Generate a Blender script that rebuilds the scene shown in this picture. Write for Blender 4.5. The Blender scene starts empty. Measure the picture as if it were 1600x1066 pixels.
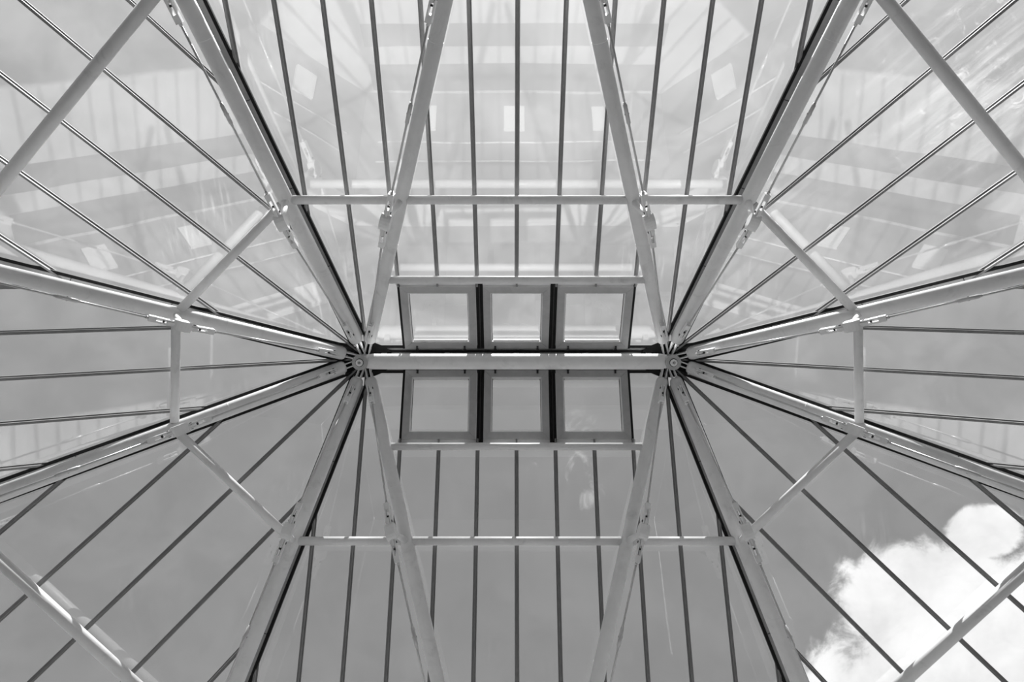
import bpy, bmesh, math
from mathutils import Vector, Matrix

# ------------------------------------------------------------------ frame
UP = 1.6                                   # eye height above the atrium floor
def W(p):                                  # roof survey frame -> Blender world
    return Vector((p[0], -p[1], p[2] + UP))
V = Vector
S = bpy.context.scene
C = S.collection

# ------------------------------------------------------------------ camera
TILT = 0.0907
cam = bpy.data.objects.new('camera', bpy.data.cameras.new('camera'))
C.objects.link(cam)
cam.data.sensor_width = 36
cam.data.lens = 1189.5 / 1600 * 36
cam.data.clip_start = 0.05
cam.data.clip_end = 500
fwd = V((0, math.sin(TILT), math.cos(TILT)))
upv = V((0, -math.cos(TILT), math.sin(TILT)))
rgt = fwd.cross(upv)
m = Matrix((rgt, upv, -fwd)).transposed().to_4x4()
m.translation = W((-0.057, 1.137, 0))
cam.matrix_world = m
S.camera = cam

# ------------------------------------------------------------------ view
S.view_settings.view_transform = 'Standard'
S.view_settings.look = 'None'
S.view_settings.gamma = 1
S.view_settings.exposure = 0.2
S.view_settings.use_curve_mapping = False

# ------------------------------------------------------------------ nodes helper
class NT:
    def __init__(s, tree):
        s.t = tree; s.n = tree.nodes; s.l = tree.links
    def put(s, sock, v):
        if isinstance(v, bpy.types.NodeSocket): s.l.new(v, sock)
        elif v is not None: sock.default_value = v
    def new(s, kind, **kw):
        n = s.n.new(kind)
        for k, v in kw.items(): setattr(n, k, v)
        return n
    def math(s, op, a, b=None, c=None, clamp=False):
        n = s.new('ShaderNodeMath', operation=op, use_clamp=clamp)
        s.put(n.inputs[0], a)
        if b is not None: s.put(n.inputs[1], b)
        if c is not None: s.put(n.inputs[2], c)
        return n.outputs[0]
    def vmath(s, op, a, b=None):
        n = s.new('ShaderNodeVectorMath', operation=op)
        s.put(n.inputs[0], a)
        if b is not None: s.put(n.inputs[1], b)
        return n.outputs['Value'] if op in ('DOT_PRODUCT', 'LENGTH', 'DISTANCE') else n.outputs[0]
    def noise(s, vec, scale, detail=4, rough=.5, dist=0):
        n = s.new('ShaderNodeTexNoise')
        s.put(n.inputs['Vector'], vec)
        n.inputs['Scale'].default_value = scale
        n.inputs['Detail'].default_value = detail
        n.inputs['Roughness'].default_value = rough
        n.inputs['Distortion'].default_value = dist
        return n.outputs['Fac']
    def ramp(s, x, lo, hi, a=0., b=1., smooth=True):
        n = s.new('ShaderNodeMapRange', interpolation_type='SMOOTHSTEP' if smooth else 'LINEAR')
        s.put(n.inputs['Value'], x)
        n.inputs['From Min'].default_value = lo; n.inputs['From Max'].default_value = hi
        n.inputs['To Min'].default_value = a; n.inputs['To Max'].default_value = b
        return n.outputs[0]
    def mapping(s, vec, scale=(1, 1, 1), rot=(0, 0, 0)):
        n = s.new('ShaderNodeMapping')
        s.put(n.inputs['Vector'], vec)
        n.inputs['Scale'].default_value = scale; n.inputs['Rotation'].default_value = rot
        return n.outputs[0]
    def grey(s, x):
        n = s.new('ShaderNodeCombineColor')
        for i in range(3): s.put(n.inputs[i], x)
        return n.outputs[0]
    def mix(s, f, a, b):
        return s.math('ADD', a if not isinstance(a, float) else a,
                      s.math('MULTIPLY', f, s.math('SUBTRACT', b, a)))

# ------------------------------------------------------------------ sky
world = bpy.data.worlds.new('sky'); S.world = world
world.use_nodes = True
nt = NT(world.node_tree); nt.n.clear()
tc = nt.new('ShaderNodeTexCoord').outputs['Generated']
sep = nt.new('ShaderNodeSeparateXYZ'); nt.put(sep.inputs[0], tc)
dx, dy, dz = sep.outputs
zc = nt.math('MAXIMUM', dz, 0.06)
px = nt.math('DIVIDE', dx, zc); py = nt.math('DIVIDE', dy, zc)   # flat cloud deck coordinates
comb = nt.new('ShaderNodeCombineXYZ'); nt.put(comb.inputs[0], px); nt.put(comb.inputs[1], py)
deck = comb.outputs[0]
big = nt.noise(deck, 5.0, 9, .60, .25)
fine = nt.noise(deck, 13., 8, .66, .6)
def blob(cx, cy, rx, ry):
    a = nt.math('DIVIDE', nt.math('SUBTRACT', px, cx), rx)
    b = nt.math('DIVIDE', nt.math('SUBTRACT', py, cy), ry)
    return nt.math('SUBTRACT', 1.0, nt.math('SQRT', nt.math('ADD', nt.math('MULTIPLY', a, a), nt.math('MULTIPLY', b, b))))
BLOBS = [(.68, .585, .29, .20), (.565, .455, .125, .105), (.635, .35, .06, .04), (.735, .45, .10, .085), (1.0, .68, .45, .35), (-1.5, .9, .6, .4),
         (-1.1, 1.6, .7, .35), (1.7, -.5, .5, .3), (.1, 1.9, .6, .3)]
cov = None
for b in BLOBS:
    o = blob(*b); cov = o if cov is None else nt.math('MAXIMUM', cov, o)
nz = nt.math('ADD', nt.math('MULTIPLY', nt.math('SUBTRACT', big, .5), .8), nt.math('MULTIPLY', nt.math('SUBTRACT', fine, .5), .75))
dens = nt.ramp(nt.math('ADD', cov, nz), -.05, .17)
wisp = blob(.085, .27, .07, .10)
w2 = nt.ramp(nt.math('ADD', nt.math('MULTIPLY', wisp, .45), nt.math('MULTIPLY', nt.math('SUBTRACT', nt.noise(deck, 16., 8, .62, 1.2), .56), 3.2)), .12, .75, 0, .42)
w2 = nt.math('MULTIPLY', w2, nt.ramp(wisp, 0., .35))
dens = nt.math('MAXIMUM', dens, w2)
inner = nt.ramp(nt.math('ADD', nt.math('MULTIPLY', big, .7), nt.math('MULTIPLY', fine, .3)), .36, .60, .84, 1.08)
# clear sky: brighter towards the sun side (-y in the world) and the horizon
SUN = V((0.03, -math.cos(math.radians(42.5)), math.sin(math.radians(42.5)))).normalized()
sd = nt.vmath('DOT_PRODUCT', nt.vmath('NORMALIZE', tc), tuple(SUN))
glow = nt.math('POWER', nt.math('MAXIMUM', sd, 0.0), 4.0)
clear = nt.math('ADD', .25, nt.math('MULTIPLY', glow, .55))
clear = nt.math('ADD', clear, nt.math('MULTIPLY', nt.math('POWER', nt.math('SUBTRACT', 1.0, nt.math('MAXIMUM', dz, 0.0)), 4.0), .25))
skyv = nt.mix(dens, clear, inner)
skyv = nt.mix(nt.ramp(dz, -.02, .02), 0.22, skyv)
bg = nt.new('ShaderNodeBackground'); nt.put(bg.inputs['Color'], nt.grey(skyv)); bg.inputs['Strength'].default_value = 1.0
wo = nt.new('ShaderNodeOutputWorld'); nt.l.new(bg.outputs[0], wo.inputs[0])

# ------------------------------------------------------------------ sun
sl = bpy.data.lights.new('sun', 'SUN'); sl.energy = 10.0; sl.angle = math.radians(.55)
so = bpy.data.objects.new('sun', sl); C.objects.link(so)
so.rotation_euler = SUN.to_track_quat('Z', 'Y').to_euler()

# ------------------------------------------------------------------ materials
def base_mat(name):
    mt = bpy.data.materials.new(name); mt.use_nodes = True
    n = NT(mt.node_tree); n.n.clear()
    out = n.new('ShaderNodeOutputMaterial')
    return mt, n, out
def paint(name, val, rough=.45, var=.06, scale=9, metal=0, spec=.5, grime=0., bump=.0):
    mt, n, out = base_mat(name)
    p = n.new('ShaderNodeBsdfPrincipled')
    geo = n.new('ShaderNodeNewGeometry').outputs['Position']
    a = n.noise(geo, scale, 5, .6)
    v = n.math('ADD', val, n.math('MULTIPLY', n.math('SUBTRACT', a, .5), var * 3))
    if grime:
        g = n.ramp(n.noise(n.mapping(geo, (1, 1, 1)), 3.3, 7, .7, .8), .53, .72)
        v = n.math('MULTIPLY', v, n.math('SUBTRACT', 1.0, n.math('MULTIPLY', g, grime)))
    n.put(p.inputs['Base Color'], n.grey(v))
    p.inputs['Roughness'].default_value = rough; p.inputs['Metallic'].default_value = metal
    p.inputs['Specular IOR Level'].default_value = spec
    if bump:
        b = n.new('ShaderNodeBump'); b.inputs['Strength'].default_value = bump; b.inputs['Distance'].default_value = .01
        n.put(b.inputs['Height'], n.noise(geo, scale * 5, 4, .6)); n.put(p.inputs['Normal'], b.outputs[0])
    n.l.new(p.outputs[0], out.inputs[0])
    return mt
M_white = paint('white_gloss_paint', .82, .38, .05, 7, grime=.16)
M_cast = paint('white_painted_castings', .86, .4, .04, 20, grime=.12)
M_rod = paint('satin_steel_rod', .62, .3, .05, 30, metal=.25)
M_alu = paint('grey_powder_coated_aluminium', .38, .42, .05, 14, metal=.1, grime=.15)
M_frame = paint('window_frame_aluminium', .44, .42, .05, 10, metal=.1, grime=.12)
M_bar = paint('glazing_bar_aluminium', .22, .4, .04, 14, metal=.15)
M_strip = paint('pale_aluminium_strip', .72, .35, .04, 18)
M_lip = paint('grey_lip', .34, .4, .04, 18)
M_black = paint('black_gasket_and_shade_gap', .012, .6, .004, 12, spec=.2)  # also colours the strips that imitate shade gaps along the hips
M_bolt = paint('dark_steel_bolt', .05, .4, .01, 12, metal=.6)
M_wall = paint('pale_render', .62, .8, .05, 2)
M_floor = paint('pale_stone_floor', .60, .5, .06, 1.2, grime=.1)
M_dark = paint('dark_carpet', .10, .9, .02, 3)

def glass(name, dust, streak):
    mt, n, out = base_mat(name)
    geo = n.new('ShaderNodeNewGeometry')
    pos = geo.outputs['Position']
    obj = n.new('ShaderNodeTexCoord').outputs['Object']
    cosv = n.math('ABSOLUTE', n.vmath('DOT_PRODUCT', geo.outputs['Incoming'], geo.outputs['True Normal']))
    f5 = n.math('POWER', n.math('SUBTRACT', 1.0, cosv, clamp=True), 5.0)
    fr = n.math('ADD', .092, n.math('MULTIPLY', f5, .908), clamp=True)
    tr = n.new('ShaderNodeBsdfTransparent'); tr.inputs[0].default_value = (.965, .965, .965, 1)
    gl = n.new('ShaderNodeBsdfGlossy'); gl.inputs['Roughness'].default_value = .012
    b = n.new('ShaderNodeBump'); b.inputs['Strength'].default_value = .035; b.inputs['Distance'].default_value = .05
    n.put(b.inputs['Height'], n.noise(pos, .9, 1, .4)); n.put(gl.inputs['Normal'], b.outputs[0])
    mx = n.new('ShaderNodeMixShader'); n.put(mx.inputs[0], fr); n.l.new(tr.outputs[0], mx.inputs[1]); n.l.new(gl.outputs[0], mx.inputs[2])
    # thin film of dust and rain streaks on the glass
    tl = n.new('ShaderNodeBsdfTranslucent'); tl.inputs[0].default_value = (.85, .85, .85, 1)
    cloudy = n.noise(pos, 1.3, 5, .62, .4)
    d = n.math('MULTIPLY', n.ramp(cloudy, .3, .75), dust)
    st = n.ramp(n.noise(n.mapping(obj, (30, 2.2, 2.2)), 1.0, 3, .5), .50, .80)
    patch = n.ramp(n.noise(pos, .55, 2, .5), .55, .75)
    sp = n.ramp(n.noise(pos, 24, 3, .7), .70, .78)
    d = n.math('ADD', d, n.math('MULTIPLY', n.math('MULTIPLY', st, patch), streak))
    d = n.math('ADD', d, n.math('MULTIPLY', n.math('MULTIPLY', sp, patch), streak * 1.2))
    if streak:
        # hand-sized smears and run-off marks on the panes of the upper right wedge
        al = n.vmath('DOT_PRODUCT', pos, (.7071, -.7071, 0)); ac = n.vmath('DOT_PRODUCT', pos, (.7071, .7071, 0))
        cb = n.new('ShaderNodeCombineXYZ'); n.put(cb.inputs[0], n.math('MULTIPLY', ac, 9.)); n.put(cb.inputs[1], n.math('MULTIPLY', al, .7))
        run = n.ramp(n.noise(cb.outputs[0], 1.0, 5, .65), .42, .75)
        spl = n.ramp(n.noise(pos, 7., 6, .7, 1.), .56, .70)
        for (qx, qy, qz), rr, amp in (((4.55, -3.05, 9.31), 1.0, .13), ((2.95, -2.0, 10.4), .7, .05), ((5.2, -1.6, 9.6), .6, .02)):
            w = n.math('POWER', 2.718, n.math('MULTIPLY', -1.6 / rr ** 2, n.math('POWER', n.vmath('DISTANCE', pos, (qx, qy, qz)), 2.0)))
            d = n.math('ADD', d, n.math('MULTIPLY', n.math('MULTIPLY', w, amp), n.math('ADD', n.math('MULTIPLY', run, .6), n.math('MULTIPLY', spl, .8))))
    d = n.math('ADD', d, dust * .5, clamp=True)
    m2 = n.new('ShaderNodeMixShader'); n.put(m2.inputs[0], d); n.l.new(mx.outputs[0], m2.inputs[1]); n.l.new(tl.outputs[0], m2.inputs[2])
    n.l.new(m2.outputs[0], out.inputs[0])
    return mt
M_glass = glass('roof_glass', .028, .05)
M_clear = glass('window_glass', .01, .0)
M_wallgrey = paint('grey_render', .22, .8, .04, 2)

# ------------------------------------------------------------------ mesh helpers (all in the survey frame)
class MB:
    def __init__(s): s.bm = bmesh.new(); s.smooth = None
    def tube(s, A, B, r, r2=None, seg=20, caps=True, rings=None):
        A, B = V(A), V(B); d = (B - A); L = d.length; d.normalize()
        ref = V((0, 0, 1)) if abs(d.z) < .9 else V((1, 0, 0))
        x = d.cross(ref).normalized(); y = d.cross(x)
        if rings is None: rings = [(0, r), (L, r if r2 is None else r2)]
        loops = []
        for t, rr in rings:
            loops.append([s.bm.verts.new(A + d * t + (x * math.cos(2 * math.pi * i / seg) + y * math.sin(2 * math.pi * i / seg)) * rr) for i in range(seg)])
        for l0, l1 in zip(loops, loops[1:]):
            for i in range(seg):
                f = s.bm.faces.new((l0[i], l0[(i + 1) % seg], l1[(i + 1) % seg], l1[i])); f.smooth = True
        if caps:
            s.bm.faces.new(loops[0]); s.bm.faces.new(loops[-1])
        return s
    def prism(s, pts, vec):                      # closed polygon pts extruded along vec
        n = len(pts); vec = V(vec)
        a = [s.bm.verts.new(V(p)) for p in pts]; b = [s.bm.verts.new(V(p) + vec) for p in pts]
        s.bm.faces.new(a); s.bm.faces.new(b)
        for i in range(n): s.bm.faces.new((a[i], a[(i + 1) % n], b[(i + 1) % n], b[i]))
        return s
    def box(s, c, ax, ay, az, hx, hy, hz):       # centre, unit axes, half sizes
        c, ax, ay, az = V(c), V(ax), V(ay), V(az)
        pts = [c - az * hz + ax * (i * hx) + ay * (j * hy) for i, j in ((-1, -1), (1, -1), (1, 1), (-1, 1))]
        return s.prism(pts, az * (2 * hz))
    def loft(s, A, B, prof):                     # prof(point, t) -> list of points, joins A section to B section
        a = [s.bm.verts.new(p) for p in prof(V(A))]; b = [s.bm.verts.new(p) for p in prof(V(B))]
        n = len(a); s.bm.faces.new(a); s.bm.faces.new(b)
        for i in range(n): s.bm.faces.new((a[i], a[(i + 1) % n], b[(i + 1) % n], b[i]))
        return s
    def build(s, name, mat, parent=None, bevel=0):
        if bevel:
            es = [e for e in s.bm.edges if len(e.link_faces) == 2 and e.calc_face_angle(0) > .6]
            bmesh.ops.bevel(s.bm, geom=es, offset=bevel, segments=1, affect='EDGES', profile=.5)
        base = parent['_b'] if parent else None
        if base is None:
            base = V((0, 0, 0))
            for v in s.bm.verts: base += v.co
            base /= max(1, len(s.bm.verts))
        base = V(base)
        for v in s.bm.verts:
            q = v.co - base; v.co = V((q.x, -q.y, q.z))
        bmesh.ops.recalc_face_normals(s.bm, faces=s.bm.faces)
        me = bpy.data.meshes.new(name); s.bm.to_mesh(me); s.bm.free()
        me.materials.append(mat)
        o = bpy.data.objects.new(name, me); C.objects.link(o)
        o['_b'] = list(base)
        if parent: o.parent = parent
        else: o.location = W(base)
        return o
def tag(o, label, cat=None, group=None, kind=None):
    o['label'] = label
    if cat: o['category'] = cat
    if group: o['group'] = group
    if kind: o['kind'] = kind
    return o
ROOTS = []
def root(name, loc, label, cat=None, group=None, kind=None):
    o = bpy.data.objects.new(name, None); C.objects.link(o)
    o.location = W(loc); o['_b'] = list(loc); ROOTS.append(o); o.empty_display_size = .1
    return tag(o, label, cat, group, kind)

# ------------------------------------------------------------------ roof geometry
HG, LG = 10.0, 1.949
aT, aD, aWe = .4945, .5193, .4950
wT, wD = .489, .683
DROP = 3.5
H2, H3 = math.radians(71.55), math.radians(18.56)      # plan azimuth of the hips from the ridge axis
HS, LS = 9.92, 1.973
bT = .5638
SH = {1: (math.radians(108.83), math.tan(bT) * math.sin(math.radians(108.83))), 2: (math.radians(71.99), .6013), 3: (math.radians(18.81), .6053)}
HALF = .022                                            # half width of a glazing bar

class Facet:
    def __init__(s, name, az, sx, sy, a, ridge):
        # az: fall-line azimuth (0 = along the ridge axis, 90 = across)
        s.name = name
        if ridge: s.O = V((0, 0, HG))
        else: s.O = V((sx * LG, 0, HG))
        s.d = V((sx * math.cos(az) * math.cos(a), sy * math.sin(az) * math.cos(a), -math.sin(a)))
        s.s = V((1, 0, 0)) if ridge else V((-math.sin(az) * sx, math.cos(az) * (sy if sy else 1), 0)).normalized()
        if az == 0: s.s = V((0, 1, 0))
        s.n = s.s.cross(s.d).normalized()
        if s.n.z < 0: s.n = -s.n
        s.a = a; s.vmax = DROP / math.sin(a)
    def P(s, u, v, h=0): return s.O + s.s * u + s.d * v + s.n * h
def clip(poly, f):                                     # keep f(p) >= 0
    out = []
    for i, p in enumerate(poly):
        q = poly[(i + 1) % len(poly)]; a, b = f(p), f(q)
        if a >= 0: out.append(p)
        if (a >= 0) != (b >= 0):
            t = a / (a - b); out.append((p[0] + (q[0] - p[0]) * t, p[1] + (q[1] - p[1]) * t))
    return out

F = {}
F['upper'] = Facet('upper', math.pi / 2, 0, 1, aT, True)
F['lower'] = Facet('lower', math.pi / 2, 0, -1, aT, True)
for nm, sx, sy in (('upper left', -1, 1), ('upper right', 1, 1), ('lower left', -1, -1), ('lower right', 1, -1)):
    F[nm] = Facet(nm, math.pi / 4, sx, sy, aD, False)
F['left'] = Facet('left', 0, -1, 0, aWe, False)
F['right'] = Facet('right', 0, 1, 0, aWe, False)

SKY_V0, SKY_V1 = .20, 1.135                           # skylight band on the two big slopes
SEP = .464
facet_roots = {}
DESC = {'upper': 'broad glass roof slope above the ridge beam, full of bright reflections',
        'lower': 'broad glass roof slope below the ridge beam, plain grey sky behind',
        'upper left': 'wedge-shaped glass roof slope in the upper left corner, running to the left hub',
        'upper right': 'wedge-shaped glass roof slope in the upper right corner with pale dirt streaks',
        'lower left': 'wedge-shaped glass roof slope in the lower left corner under plain sky',
        'lower right': 'wedge-shaped glass roof slope in the lower right corner with the white cloud behind',
        'left': 'narrow glass roof slope at the left edge with near-level glazing bars',
        'right': 'narrow glass roof slope at the right edge with near-level glazing bars'}
def bar(o, fc, u, v0, v1):
    mb = MB()
    def prof(A):
        return [A + fc.s * x + fc.n * h for x, h in ((-.011, -.070), (.011, -.070), (.011, -.022), (.019, -.020), (.019, -.006), (-.019, -.006), (-.019, -.020), (-.011, -.022))]
    mb.loft(fc.P(u, v0), fc.P(u, v1), prof)
    b = mb.build('glazing_bar', M_bar, o)
    m2 = MB()
    for sg in (-1, 1):
        def pr(A, sg=sg): return [A + fc.s * (sg * x) + fc.n * h for x, h in ((.0195, -.018), (.0255, -.018), (.0255, -.006), (.0195, -.006))]
        m2.loft(fc.P(u, v0), fc.P(u, v1), pr)
    m2.build('gasket_or_shade_gap', M_lip, b)
for nm, fc in F.items():
    big_ = nm in ('upper', 'lower')
    o = root('ceiling', fc.P(0, fc.vmax / 2), DESC[nm], kind='structure')
    facet_roots[nm] = o
    w = wD if ' ' in nm else wT
    ca = math.cos(fc.a)
    if big_:
        kx = ca / math.tan(H2); lim = lambda v: LG + v * kx        # |u| limit
        vst = lambda u: max(.14, (abs(u) - LG) / kx + .3 * 0)
    elif ' ' in nm:
        kx = ca * math.tan(math.radians(26.5)); lim = lambda v: v * kx
        vst = lambda u: abs(u) / kx
    else:
        kx = ca * math.tan(H3); lim = lambda v: v * kx
        vst = lambda u: abs(u) / kx
    cosang = 1 / math.sqrt(1 + kx * kx)
    gap = .10 / cosang
    umax = lim(fc.vmax); kmax = int(umax / w) + 1
    cuts = [k * w for k in range(-kmax, kmax + 1)]
    for k in range(-kmax, kmax):
        u0, u1 = k * w + .012, (k + 1) * w - .012
        v0 = .195 if big_ else .05
        if big_ and -3 <= k < 3: v0 = SKY_V1 + .03
        poly = [(u0, v0), (u1, v0), (u1, fc.vmax), (u0, fc.vmax)]
        poly = clip(poly, lambda p: lim(p[1]) - gap - p[0])
        poly = clip(poly, lambda p: lim(p[1]) - gap + p[0])
        if len(poly) < 3: continue
        mb = MB(); mb.prism([fc.P(p[0], p[1], 0) for p in poly], fc.n * .012)
        cu = sum(p[0] for p in poly) / len(poly); cv = sum(p[1] for p in poly) / len(poly)
        g = mb.build('glass_pane', M_glass, o)
    for k in range(-kmax, kmax + 1):
        u = k * w
        v0 = vst(u) + (.08 / kx if abs(u) > (LG if big_ else 0) + .02 else .12 if not big_ else 0)
        if big_ and abs(k) < 3: v0 = SKY_V1 - .02
        elif big_ and abs(k) == 3: v0 = SKY_V1 - .02
        if v0 > fc.vmax - .1: continue
        bar(o, fc, u, v0, fc.vmax)
    if big_:                                       # dark mullions between and beside the skylights, head and foot strips
        for u, hw in ((-SEP, .044), (SEP, .044), (-3 * wT + .002, .014), (3 * wT - .002, .014)):
            mb = MB(); mb.box(fc.P(u, (SKY_V0 + SKY_V1) / 2, -.012), fc.s, fc.d, fc.n, hw, (SKY_V1 - SKY_V0) / 2 + .02, .03)
            tag(mb.build('mullion', M_black, o), 'black upright strip beside the skylights')
            if hw > .03:
                mb = MB(); mb.box(fc.P(u, (SKY_V0 + SKY_V1) / 2, -.05), fc.s, fc.d, fc.n, .005, (SKY_V1 - SKY_V0) / 2, .010)
                mb.build('mullion_rib', M_bolt, o)
        mb = MB(); mb.box(fc.P(0, SKY_V1 + .01, -.01), fc.s, fc.d, fc.n, 3 * wT + .03, .025, .022)
        tag(mb.build('sill_strip', M_strip, o), 'pale strip under the skylights')

# ------------------------------------------------------------------ skylights
names = {-1: 'left', 0: 'middle', 1: 'right'}
wi = 0
for nm in ('upper', 'lower'):
    fc = F[nm]
    for j, (u0, u1) in ((-1, (-3 * wT + .022, -SEP - .048)), (0, (-SEP + .048, SEP - .048)), (1, (SEP + .048, 3 * wT - .022))):
        wi += 1
        o = root('window_%d' % wi, fc.P((u0 + u1) / 2, (SKY_V0 + SKY_V1) / 2),
                 '%s of the three grey-framed square skylights %s the ridge beam' % (names[j], 'above' if nm == 'upper' else 'below'), kind='structure')
        v0, v1 = SKY_V0, SKY_V1 - .015
        def ring(t0, t1, h0, h1, part, mat, bev=0):
            mb = MB()
            q0 = [(u0 + t0, v0 + t0), (u1 - t0, v0 + t0), (u1 - t0, v1 - t0), (u0 + t0, v1 - t0)]
            q1 = [(u0 + t1, v0 + t1), (u1 - t1, v0 + t1), (u1 - t1, v1 - t1), (u0 + t1, v1 - t1)]
            for i in range(4):
                k = (i + 1) % 4; e = .0012
                pts = [V((*q0[i], 0)), V((*q0[k], 0)), V((*q1[k], 0)), V((*q1[i], 0))]
                cc = sum(pts, V((0, 0, 0))) / 4
                pts = [p + (cc - p).normalized() * e for p in pts]
                mb.prism([fc.P(p.x, p.y, h0) for p in pts], fc.n * (h1 - h0))
            return mb.build(part, mat, o, bevel=bev)
        ring(0, .088, -.075, -.01, 'frame', M_frame, .003)
        ring(.0885, .103, -.062, -.02, 'sash', M_white)
        ring(.080, .108, -.019, -.001, 'gasket_or_shade_gap', M_black)
        mb = MB(); mb.prism([fc.P(a, b, .0) for a, b in ((u0 + .1, v0 + .1), (u1 - .1, v0 + .1), (u1 - .1, v1 - .1), (u0 + .1, v1 - .1))], fc.n * .012)
        mb.build('glass_pane', M_glass, o)
        mb = MB(); mb.box(fc.P((u0 + u1) / 2, v0 + .115, -.045), fc.s, fc.d, fc.n, (u1 - u0) / 2 - .115, .012, .010)
        mb.build('glazing_bead', M_white, o)
        for sg in (-1, 1):
            mb = MB(); uu = (u0 + u1) / 2 + sg * (u1 - u0) * .33
            mb.box(fc.P(uu, v0 + .015, -.084), fc.s, fc.d, fc.n, .012, .03, .008)
            mb.tube(fc.P(uu - .018, v0 + .002, -.092), fc.P(uu + .018, v0 + .002, -.092), .007, seg=8)
            mb.build('hinge', M_bolt, o)

# ------------------------------------------------------------------ hip and ridge cappings
def hip_strip(sx, sy, which, idx, label):
    az, other = (H2, 0) if which == 2 else (H3, 0)
    sl_ = .5116
    d = V((sx * math.cos(az), sy * math.sin(az), -sl_))
    A = V((sx * LG, 0, HG)) + d * .36; B = V((sx * LG, 0, HG)) + d * (DROP / sl_)
    dn = d.normalized(); p = V((-sy * sx * d.y * 0 + -d.y, d.x, 0)).normalized(); nn = p.cross(dn).normalized()
    if nn.z < 0: nn = -nn
    o = root('trim_%d' % idx, (A + B) / 2, label, kind='structure')
    def prof(Q): return [Q + p * x + nn * h for x, h in ((-.086, -.085), (.086, -.085), (.088, -.02), (.05, .03), (-.05, .03), (-.088, -.02))]
    MB().loft(A, B, prof).build('capping', M_alu, o)
    def pc(Q): return [Q + p * x + nn * h for x, h in ((-.012, -.088), (.012, -.088), (.012, -.086), (-.012, -.086))]
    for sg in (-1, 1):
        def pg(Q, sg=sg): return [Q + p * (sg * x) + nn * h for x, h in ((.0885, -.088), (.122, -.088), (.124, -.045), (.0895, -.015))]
        MB().loft(A - d * .20, B, pg).build('gasket_or_shade_gap', M_black, o)  # black strips stand in for the shade in the gaps beside the capping
    n = int((B - A).length / .95)
    for i in range(1, n):
        Q = A + (B - A) * (i / n)
        MB().box(Q - nn * .087, p, dn, nn, .086, .004, .002).build('joint', M_bolt, o)
    return d
ti = 0
WN = {2: 'steep', 3: 'shallow'}
for sx in (-1, 1):
    for sy in (1, -1):
        for which in (2, 3):
            ti += 1
            side = 'left' if sx < 0 else 'right'; ud = 'up' if sy > 0 else 'down'
            where = ('%swards from the %s hub near the vertical' if which == 2 else '%swards from the %s hub out to the side') % (ud, side)
            hip_strip(sx, sy, which, ti, 'grey hip capping edged in black, running ' + where)
o = root('trim_9', (0, 0, HG), 'grey ridge capping edged in black behind the ridge beam', kind='structure')
MB().box((0, 0, HG - .035), (1, 0, 0), (0, 1, 0), (0, 0, 1), LG + .15, .145, .035).build('capping', M_alu, o)
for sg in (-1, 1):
    MB().box((0, sg * .165, HG - .10), (1, 0, 0), (0, 1, 0), (0, 0, 1), LG + .12, .018, .03).build('gasket_or_shade_gap', M_black, o)
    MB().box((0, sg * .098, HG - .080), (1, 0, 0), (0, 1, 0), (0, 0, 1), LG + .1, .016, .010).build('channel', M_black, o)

# ------------------------------------------------------------------ steel frame
R_RAF = {1: .078, 2: .086, 3: .086}
YN = {1: 1.945, -1: 2.0}; Y2 = {1: {1: 3.93, 2: 3.93, 3: 3.76}, -1: {1: 3.83, 2: 3.83, 3: 3.83}}
POST2 = .53
def raf(sx, sy, j):
    az, sl_ = SH[j]
    d = V((sx * -math.cos(az) * -1, sy * math.sin(az), -sl_))
    return V((sx * LS, 0, HS)), d
def node(sx, sy, j, Y):
    A, d = raf(sx, sy, j); return A + d * (Y * math.tan(bT) / -d.z)
def frame_at(d):
    dn = d.normalized(); side = dn.cross(V((0, 0, 1))).normalized(); n = side.cross(dn).normalized()
    if n.z < 0: n = -n
    return dn, side, n
POST = .573
PN = {(1, 1): 'inner rafter rising', (1, -1): 'inner rafter dropping', (2, 1): 'steep outer rafter rising', (2, -1): 'steep outer rafter dropping',
      (3, 1): 'shallow outer rafter climbing', (3, -1): 'shallow outer rafter descending'}
def sidew(sx): return 'left' if sx < 0 else 'right'
def bracketed(o, pts):
    for A, B in pts: MB().tube(A, B, .014, seg=8).build('bracket', M_cast, o)

def casting(o, E, dn, side, n, P):
    """short leg under the rafter with the cheeked casting that takes the tie rods"""
    lg = MB().tube(P - n * .06, E + n * .04, .040, .026, seg=16).build('post', M_cast, o)
    mb = MB()
    prof = []
    for i in range(9):
        t = math.pi * i / 8; prof.append((.095 * math.cos(t), -.055 * math.sin(t) - .015))
    prof += [(-.075, .035), (-.03, .055), (.03, .055), (.075, .035)]
    c = E
    mb.prism([c + dn * a + n * b - side * .055 for a, b in prof], side * .110)
    k = mb.build('casting', M_cast, lg, bevel=.008)
    for sg in (-1, 1):
        m2 = MB().box(c + dn * (sg * .105) - n * .01, dn, side, n, .055, .012, .030)
        k = m2.build('lug', M_cast, lg)

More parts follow.
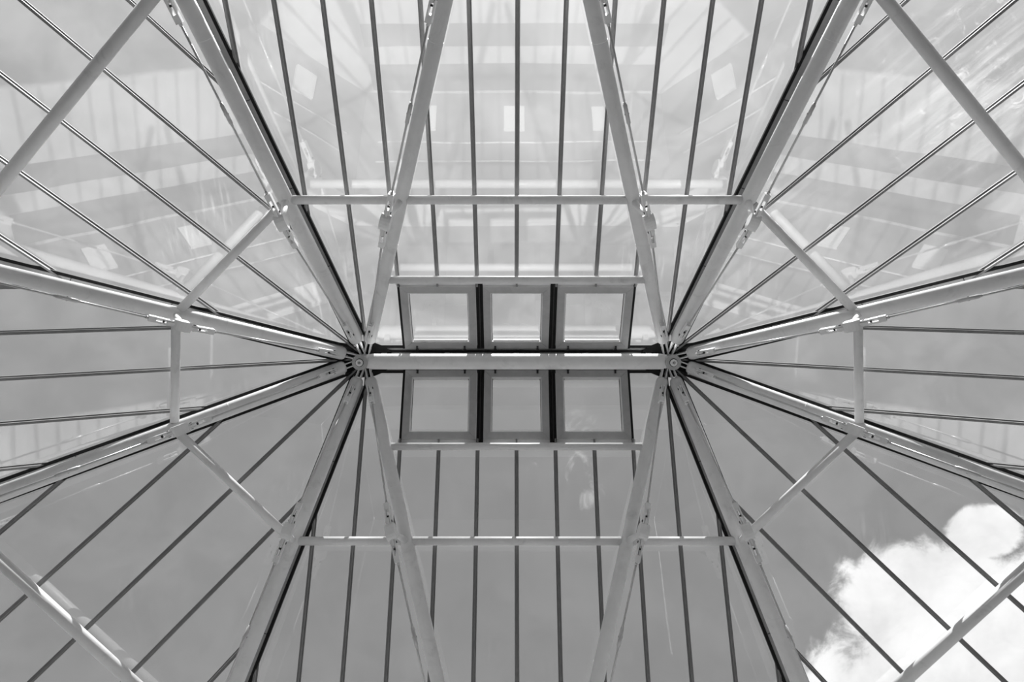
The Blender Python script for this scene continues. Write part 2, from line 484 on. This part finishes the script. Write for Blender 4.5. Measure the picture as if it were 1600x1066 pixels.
for sx in (-1, 1):
    for sy in (1, -1):
        for j in (1, 2, 3):
            A, d = raf(sx, sy, j); dn, side, n = frame_at(d); r = R_RAF[j]
            L = d.length
            t0 = .26 / math.hypot(d.x, d.y); st = A + d * (t0)
            zend = -DROP + .0
            en = A + d * (3.35 / -d.z)
            lab = 'white tubular %s from the %s hub %s' % (PN[(j, sy)], sidew(sx), 'towards the top edge' if (sy > 0 and j < 3) else 'towards the bottom edge' if j < 3 else 'to the side edge')
            o = root('rafter', st, lab, 'rafter')
            LL = (en - st).length
            MB().tube(st, en, r, seg=32, rings=[(0, r * .80), (.02, r * .93), (.05, r), (LL, r)]).build('tube', M_white, o)
            # forked end plates reaching into the hub
            for sg in (-1, 1):
                q = A + side * (sg * .028)
                c0 = q + d * (.085 / math.hypot(d.x, d.y)); c1 = q + d * ((.30) / math.hypot(d.x, d.y))
                mb = MB(); hh = .052
                mb.prism([c0 - n * hh * .7 - side * .008, c1 - n * hh - side * .008, c1 + n * hh - side * .008, c0 + n * hh * .7 - side * .008], side * .016)
                mb.build('end_plate', M_cast, o)
            # lug for the upper tie rod, under the rafter head
            hp = A + d * (.42 / math.hypot(d.x, d.y)) - n * (r + .035)
            mb = MB().prism([hp - dn * .07 + n * .045 - side * .009, hp - dn * .04 - n * .028 - side * .009, hp + dn * .05 - n * .028 - side * .009, hp + dn * .09 + n * .045 - side * .009], side * .018)
            mb.build('lug', M_cast, o)
            for Yv, pp in ((YN[sy], POST), (Y2[sy][j], POST2)):
                P = node(sx, sy, j, Yv); E = P - n * pp
                casting(o, E, dn, side, n, P)
            # stand-off brackets up to the capping
            if j > 1:
                az = H2 if j == 2 else H3
                for rr in (1.0, 1.7, 2.5, 3.3, 4.1, 4.9):
                    Q = A + d * rr; 
                    T = V((Q.x, Q.y, HG - .5116 * (V((Q.x - sx * LG, Q.y)).length) - .07))
                    if T.z > Q.z + .05: MB().tube(Q + V((0, 0, r * .8)), T, .012, seg=8).build('bracket', M_cast, o)
            else:
                for rr in (1.4, 2.4, 3.4, 4.4, 5.4):
                    Q = A + d * rr; T = V((Q.x, Q.y, HG - math.tan(aT) * abs(Q.y) - .07))
                    if T.z > Q.z + .05: MB().tube(Q + V((0, 0, r * .8)), T, .012, seg=8).build('bracket', M_cast, o)
            # sleeve joint on the tube
            for tt in (1.55, 3.6):
                Q = A + d * tt
                MB().tube(Q, Q + dn * .006, r + .0025, seg=32).build('weld', M_cast, o)

# tie rods
def clevis(P, dn, side, n, o):
    """fork: P = pin, dn = direction away from the casting"""
    mb = MB()
    for sg in (-1, 1):
        pr = [(-.035, -.026), (-.035, .026), (.02, .034), (.15, .034), (.15, -.034), (.02, -.034)]
        mb.prism([P + dn * a + n * b + side * (sg * .0225 - .0075) for a, b in pr], side * .015)
    mb.box(P + dn * .185, dn, side, n, .038, .031, .034)
    c = mb.build('clevis', M_cast, o, bevel=.004)
    MB().tube(P - side * .037, P + side * .037, .014, seg=12).build('pin', M_bolt, c)
    MB().tube(P + dn * .07 - side * .014, P + dn * .07 + side * .014, .011, seg=10).build('pin', M_bolt, c)
    MB().tube(P + dn * .22, P + dn * .25, .017, seg=12).build('locknut', M_rod, c)
def rod(P0, P1, label, turn):
    dn, side, n = frame_at(P1 - P0)
    o = root('tie_rod', (P0 + P1) / 2, label, 'rod')
    MB().tube(P0 + dn * .2, P1 - dn * .2, .0115, seg=12).build('bar', M_rod, o)
    clevis(P0, dn, side, n, o); clevis(P1, -dn, side, n, o)
    if turn:
        Q = P0 + (P1 - P0) * turn
        MB().tube(Q - dn * .12, Q + dn * .12, .02, seg=14, rings=[(0, .014), (.02, .014), (.025, .021), (.215, .021), (.22, .014), (.24, .014)]).build('turnbuckle', M_rod, o)
        MB().tube(Q - side * .0225, Q + side * .0225, .008, seg=8).build('pin_hole', M_bolt, o)
PS = {1: 'inner', 2: 'steep outer', 3: 'shallow outer'}
for sx in (-1, 1):
    for sy in (1, -1):
        for j in (1, 2, 3):
            A, d = raf(sx, sy, j); dn, side, n = frame_at(d); r = R_RAF[j]
            hp = A + d * (.42 / math.hypot(d.x, d.y)) - n * (r + .04)
            E1 = node(sx, sy, j, YN[sy]) - n * POST; E2 = node(sx, sy, j, Y2[sy][j]) - n * POST2
            w = '%s %s rafter of %s hub' % ('upper' if sy > 0 else 'lower', PS[j], sidew(sx))
            rod(hp, E1 - dn * .12, 'tie rod from hub end to first casting, ' + w, None)
            rod(E1 + dn * .12, E2 - dn * .12, 'tie rod with turnbuckle beyond first casting, ' + w, .50)

# purlins
def purlin(P, Q, r, ra, rb, label, extra=0):
    d = (Q - P); L = d.length; dn = d.normalized()
    a = P + dn * (ra * .93); b = Q - dn * (rb * .93)
    o = root('purlin', (a + b) / 2, label, 'purlin')
    LL = (b - a).length
    MB().tube(a, b, r, seg=28).build('tube', M_white, o)
    return o
SKW = {1: 1.04, -1: 1.02}
for sy in (1, -1):
    ud = 'above' if sy > 0 else 'below'
    up = 'upper' if sy > 0 else 'lower'
    for lvl, Y, r in ((0, YN[sy], .051), (1, Y2[sy], .064)):
        ring = 'first' if lvl == 0 else 'outermost'
        n1, n2, n3 = (node(-1, sy, j, Y if lvl == 0 else Y[j]) for j in (1, 2, 3)); m1, m2, m3 = (node(1, sy, j, Y if lvl == 0 else Y[j]) for j in (1, 2, 3))
        w = '%s ring %s the ridge' % (ring, ud)
        purlin(n1, m1, r, R_RAF[1], R_RAF[1], 'white level purlin between the two inner rafters, ' + w)
        purlin(n2, n1, r, R_RAF[2], R_RAF[1], 'short white level purlin left of the inner rafters, ' + w)
        purlin(m1, m2, r, R_RAF[1], R_RAF[2], 'short white level purlin right of the inner rafters, ' + w)
        purlin(n3, n2, r, R_RAF[3], R_RAF[2], 'slanting white purlin across the %s left glass wedge, %s ring' % (up, ring))
        purlin(m2, m3, r, R_RAF[2], R_RAF[3], 'slanting white purlin across the %s right glass wedge, %s ring' % (up, ring))
    n1, m1 = node(-1, sy, 1, SKW[sy]), node(1, sy, 1, SKW[sy])
    purlin(n1, m1, .047, R_RAF[1], R_RAF[1], 'white level purlin along the outer edge of the skylights %s the ridge' % ud)
for sx in (-1, 1):
    for lvl, YY, r in ((0, YN, .051), (1, {1: Y2[1][3], -1: Y2[-1][3]}, .064)):
        purlin(node(sx, 1, 3, YY[1]), node(sx, -1, 3, YY[-1]), r, R_RAF[3], R_RAF[3], 'upright white purlin across the narrow %s slope, %s ring' % (sidew(sx), 'first' if lvl == 0 else 'outermost'))

# ridge beam and hubs
ZR = 9.62
o = root('ridge_beam', (0, 0, ZR), 'thick white level tube joining the two hubs along the ridge', 'beam')
MB().tube((-LS + .08, 0, ZR), (LS - .08, 0, ZR), .1, seg=36, rings=[(0, .075), (.03, .095), (.06, .1), (2 * LS - .22, .1), (2 * LS - .19, .095), (2 * LS - .16, .075)]).build('tube', M_white, o)
for x in (-1.72, -.9, 0, .9, 1.72):
    for sg in (-1, 1):
        MB().box((x, sg * .075, ZR + .19), (1, 0, 0), (0, 1, 0), (0, 0, 1), .035, .008, .12).build('bracket', M_cast, o)
for sx in (-1, 1):
    o = root('hub', (sx * LS, 0, ZR), 'round white steel hub with bolted centre at the %s end of the ridge beam' % sidew(sx), 'hub')
    x = sx * LS; z0 = 9.50
    MB().tube((x, 0, z0), (x, 0, 9.98), .1, seg=36, rings=[(0, .090), (.008, .098), (.05, .098), (.055, .075), (.40, .075), (.44, .05)]).build('body', M_frame, o)
    MB().tube((x, 0, z0 - .004), (x, 0, z0 + .002), .053, seg=28).build('groove_shade_ring', M_bolt, o)  # dark disc painted as the shaded groove around the boss
    MB().tube((x, 0, z0 - .028), (x, 0, z0 + .002), .045, seg=28, rings=[(0, .040), (.005, .045), (.03, .045)]).build('boss', M_cast, o)
    b = MB().tube((x, 0, z0 - .034), (x, 0, z0 - .027), .018, seg=6).build('bolt', M_bolt, o)
    MB().tube((x, 0, z0 - .0365), (x, 0, z0 - .033), .008, seg=12).build('bolt_end', M_strip, o)
    MB().tube((x - sx * .07, 0, ZR), (x - sx * .12, 0, ZR), .088, seg=28).build('sleeve', M_cast, o)

# dark apex plates where the cappings meet behind each hub
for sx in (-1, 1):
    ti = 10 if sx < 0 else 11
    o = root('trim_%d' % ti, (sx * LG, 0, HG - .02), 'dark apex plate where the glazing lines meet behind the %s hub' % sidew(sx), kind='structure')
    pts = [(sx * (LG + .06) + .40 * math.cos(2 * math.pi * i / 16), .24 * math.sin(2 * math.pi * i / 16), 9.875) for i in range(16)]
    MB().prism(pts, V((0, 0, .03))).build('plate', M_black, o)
#BUILDING
# ------------------------------------------------------------------ the hall under the roof (seen in the glass as reflections)
ZF = -1.6
YE = DROP / math.tan(aT)
XT, XW, YW = LG + YE / math.tan(H2), LG + YE, YE * math.tan(H3)
OCT = [(-XT, YE), (XT, YE), (XW, YW), (XW, -YW), (XT, -YE), (-XT, -YE), (-XW, -YW), (-XW, YW)]
WALLN = ['wall_upper', 'wall_upper_right', 'wall_right', 'wall_lower_right', 'wall_lower', 'wall_lower_left', 'wall_left', 'wall_upper_left']
ZT = HG - DROP
o = root('floor', (0, 0, ZF), 'pale stone hall floor with dark carpet bands under the glass roof', kind='structure')
MB().prism([(x * 1.02, y * 1.02, ZF - .2) for x, y in OCT], V((0, 0, .2))).build('slab', M_floor, o)
for y, h in ((-5.95, .50), (-4.55, .38)):
    MB().box((0, y, ZF + .006), (1, 0, 0), (0, 1, 0), (0, 0, 1), XT - .2, h * .92, .006).build('carpet', M_dark, o)
for i, nm in enumerate(WALLN):
    P = V((*OCT[i], 0)); Q = V((*OCT[(i + 1) % 8], 0)); d = (Q - P); L = d.length; dn = d.normalized()
    out = V((dn.y, -dn.x, 0)); mid = (P + Q) / 2
    if out.dot(mid) < 0: out = -out
    z = V((0, 0, 1))
    o = root(nm, mid, ('hall wall under the %s eaves, with white parapet band' % nm[5:].replace('_', ' ')) + (' and tall windows' if 'lower' in nm else ''), kind='structure')
    def slab(z0, z1, t0, t1, part, mat, lo=None, hi=None):
        lo = -L / 2 if lo is None else lo; hi = L / 2 if hi is None else hi
        c = mid + dn * ((lo + hi) / 2) + out * ((t0 + t1) / 2) + z * ((z0 + z1) / 2)
        return MB().box(c, dn, out, z, (hi - lo) / 2, (t1 - t0) / 2, (z1 - z0) / 2).build(part, mat, o)
    slab(ZF, 2.25, .02, .25, 'lower_wall', M_wallgrey)
    slab(2.25, 2.95, -.10, .25, 'parapet', M_white)
    slab(2.95, 3.45, .06, .25, 'sill_wall', M_wallgrey)
    slab(6.05, ZT - .06, .0, .25, 'head_beam', M_white)
    if 'lower' not in nm:
        slab(3.45, 6.05, .06, .25, 'upper_wall', M_wallgrey)
        continue
    n = max(2, int(L / 1.15))
    for k in range(n + 1):
        c = -L / 2 + .1 + (L - .2) * k / n
        slab(3.45, 6.05, .03, .20, 'post', M_wallgrey, c - .07, c + .07)
        if k < n:
            slab(3.45, 6.05, .10, .12, 'glass_pane', M_clear, c + .07, c + (L - .2) / n - .07)
            slab(4.9, 4.98, .08, .14, 'transom', M_wallgrey, c + .07, c + (L - .2) / n - .07)
    for zz in (.35, 1.0):
        A = mid - dn * (L / 2 - .5) - out * .12 + z * zz; B = mid + dn * (L / 2 - .5) - out * .12 + z * zz
        MB().tube(A, B, .022, seg=10).build('handrail', M_white, o)
    for k in range(int(L / 2.4)):
        Q2 = mid + dn * ((k - (int(L / 2.4) - 1) / 2) * 2.4) + z * -.6
        MB().box(Q2 - out * .02, dn, out, z, .28, .05, .42).build('panel', M_cast, o)
for o in ROOTS:
    if '_b' in o: del o['_b']
for o in bpy.data.objects:
    if '_b' in o: del o['_b']
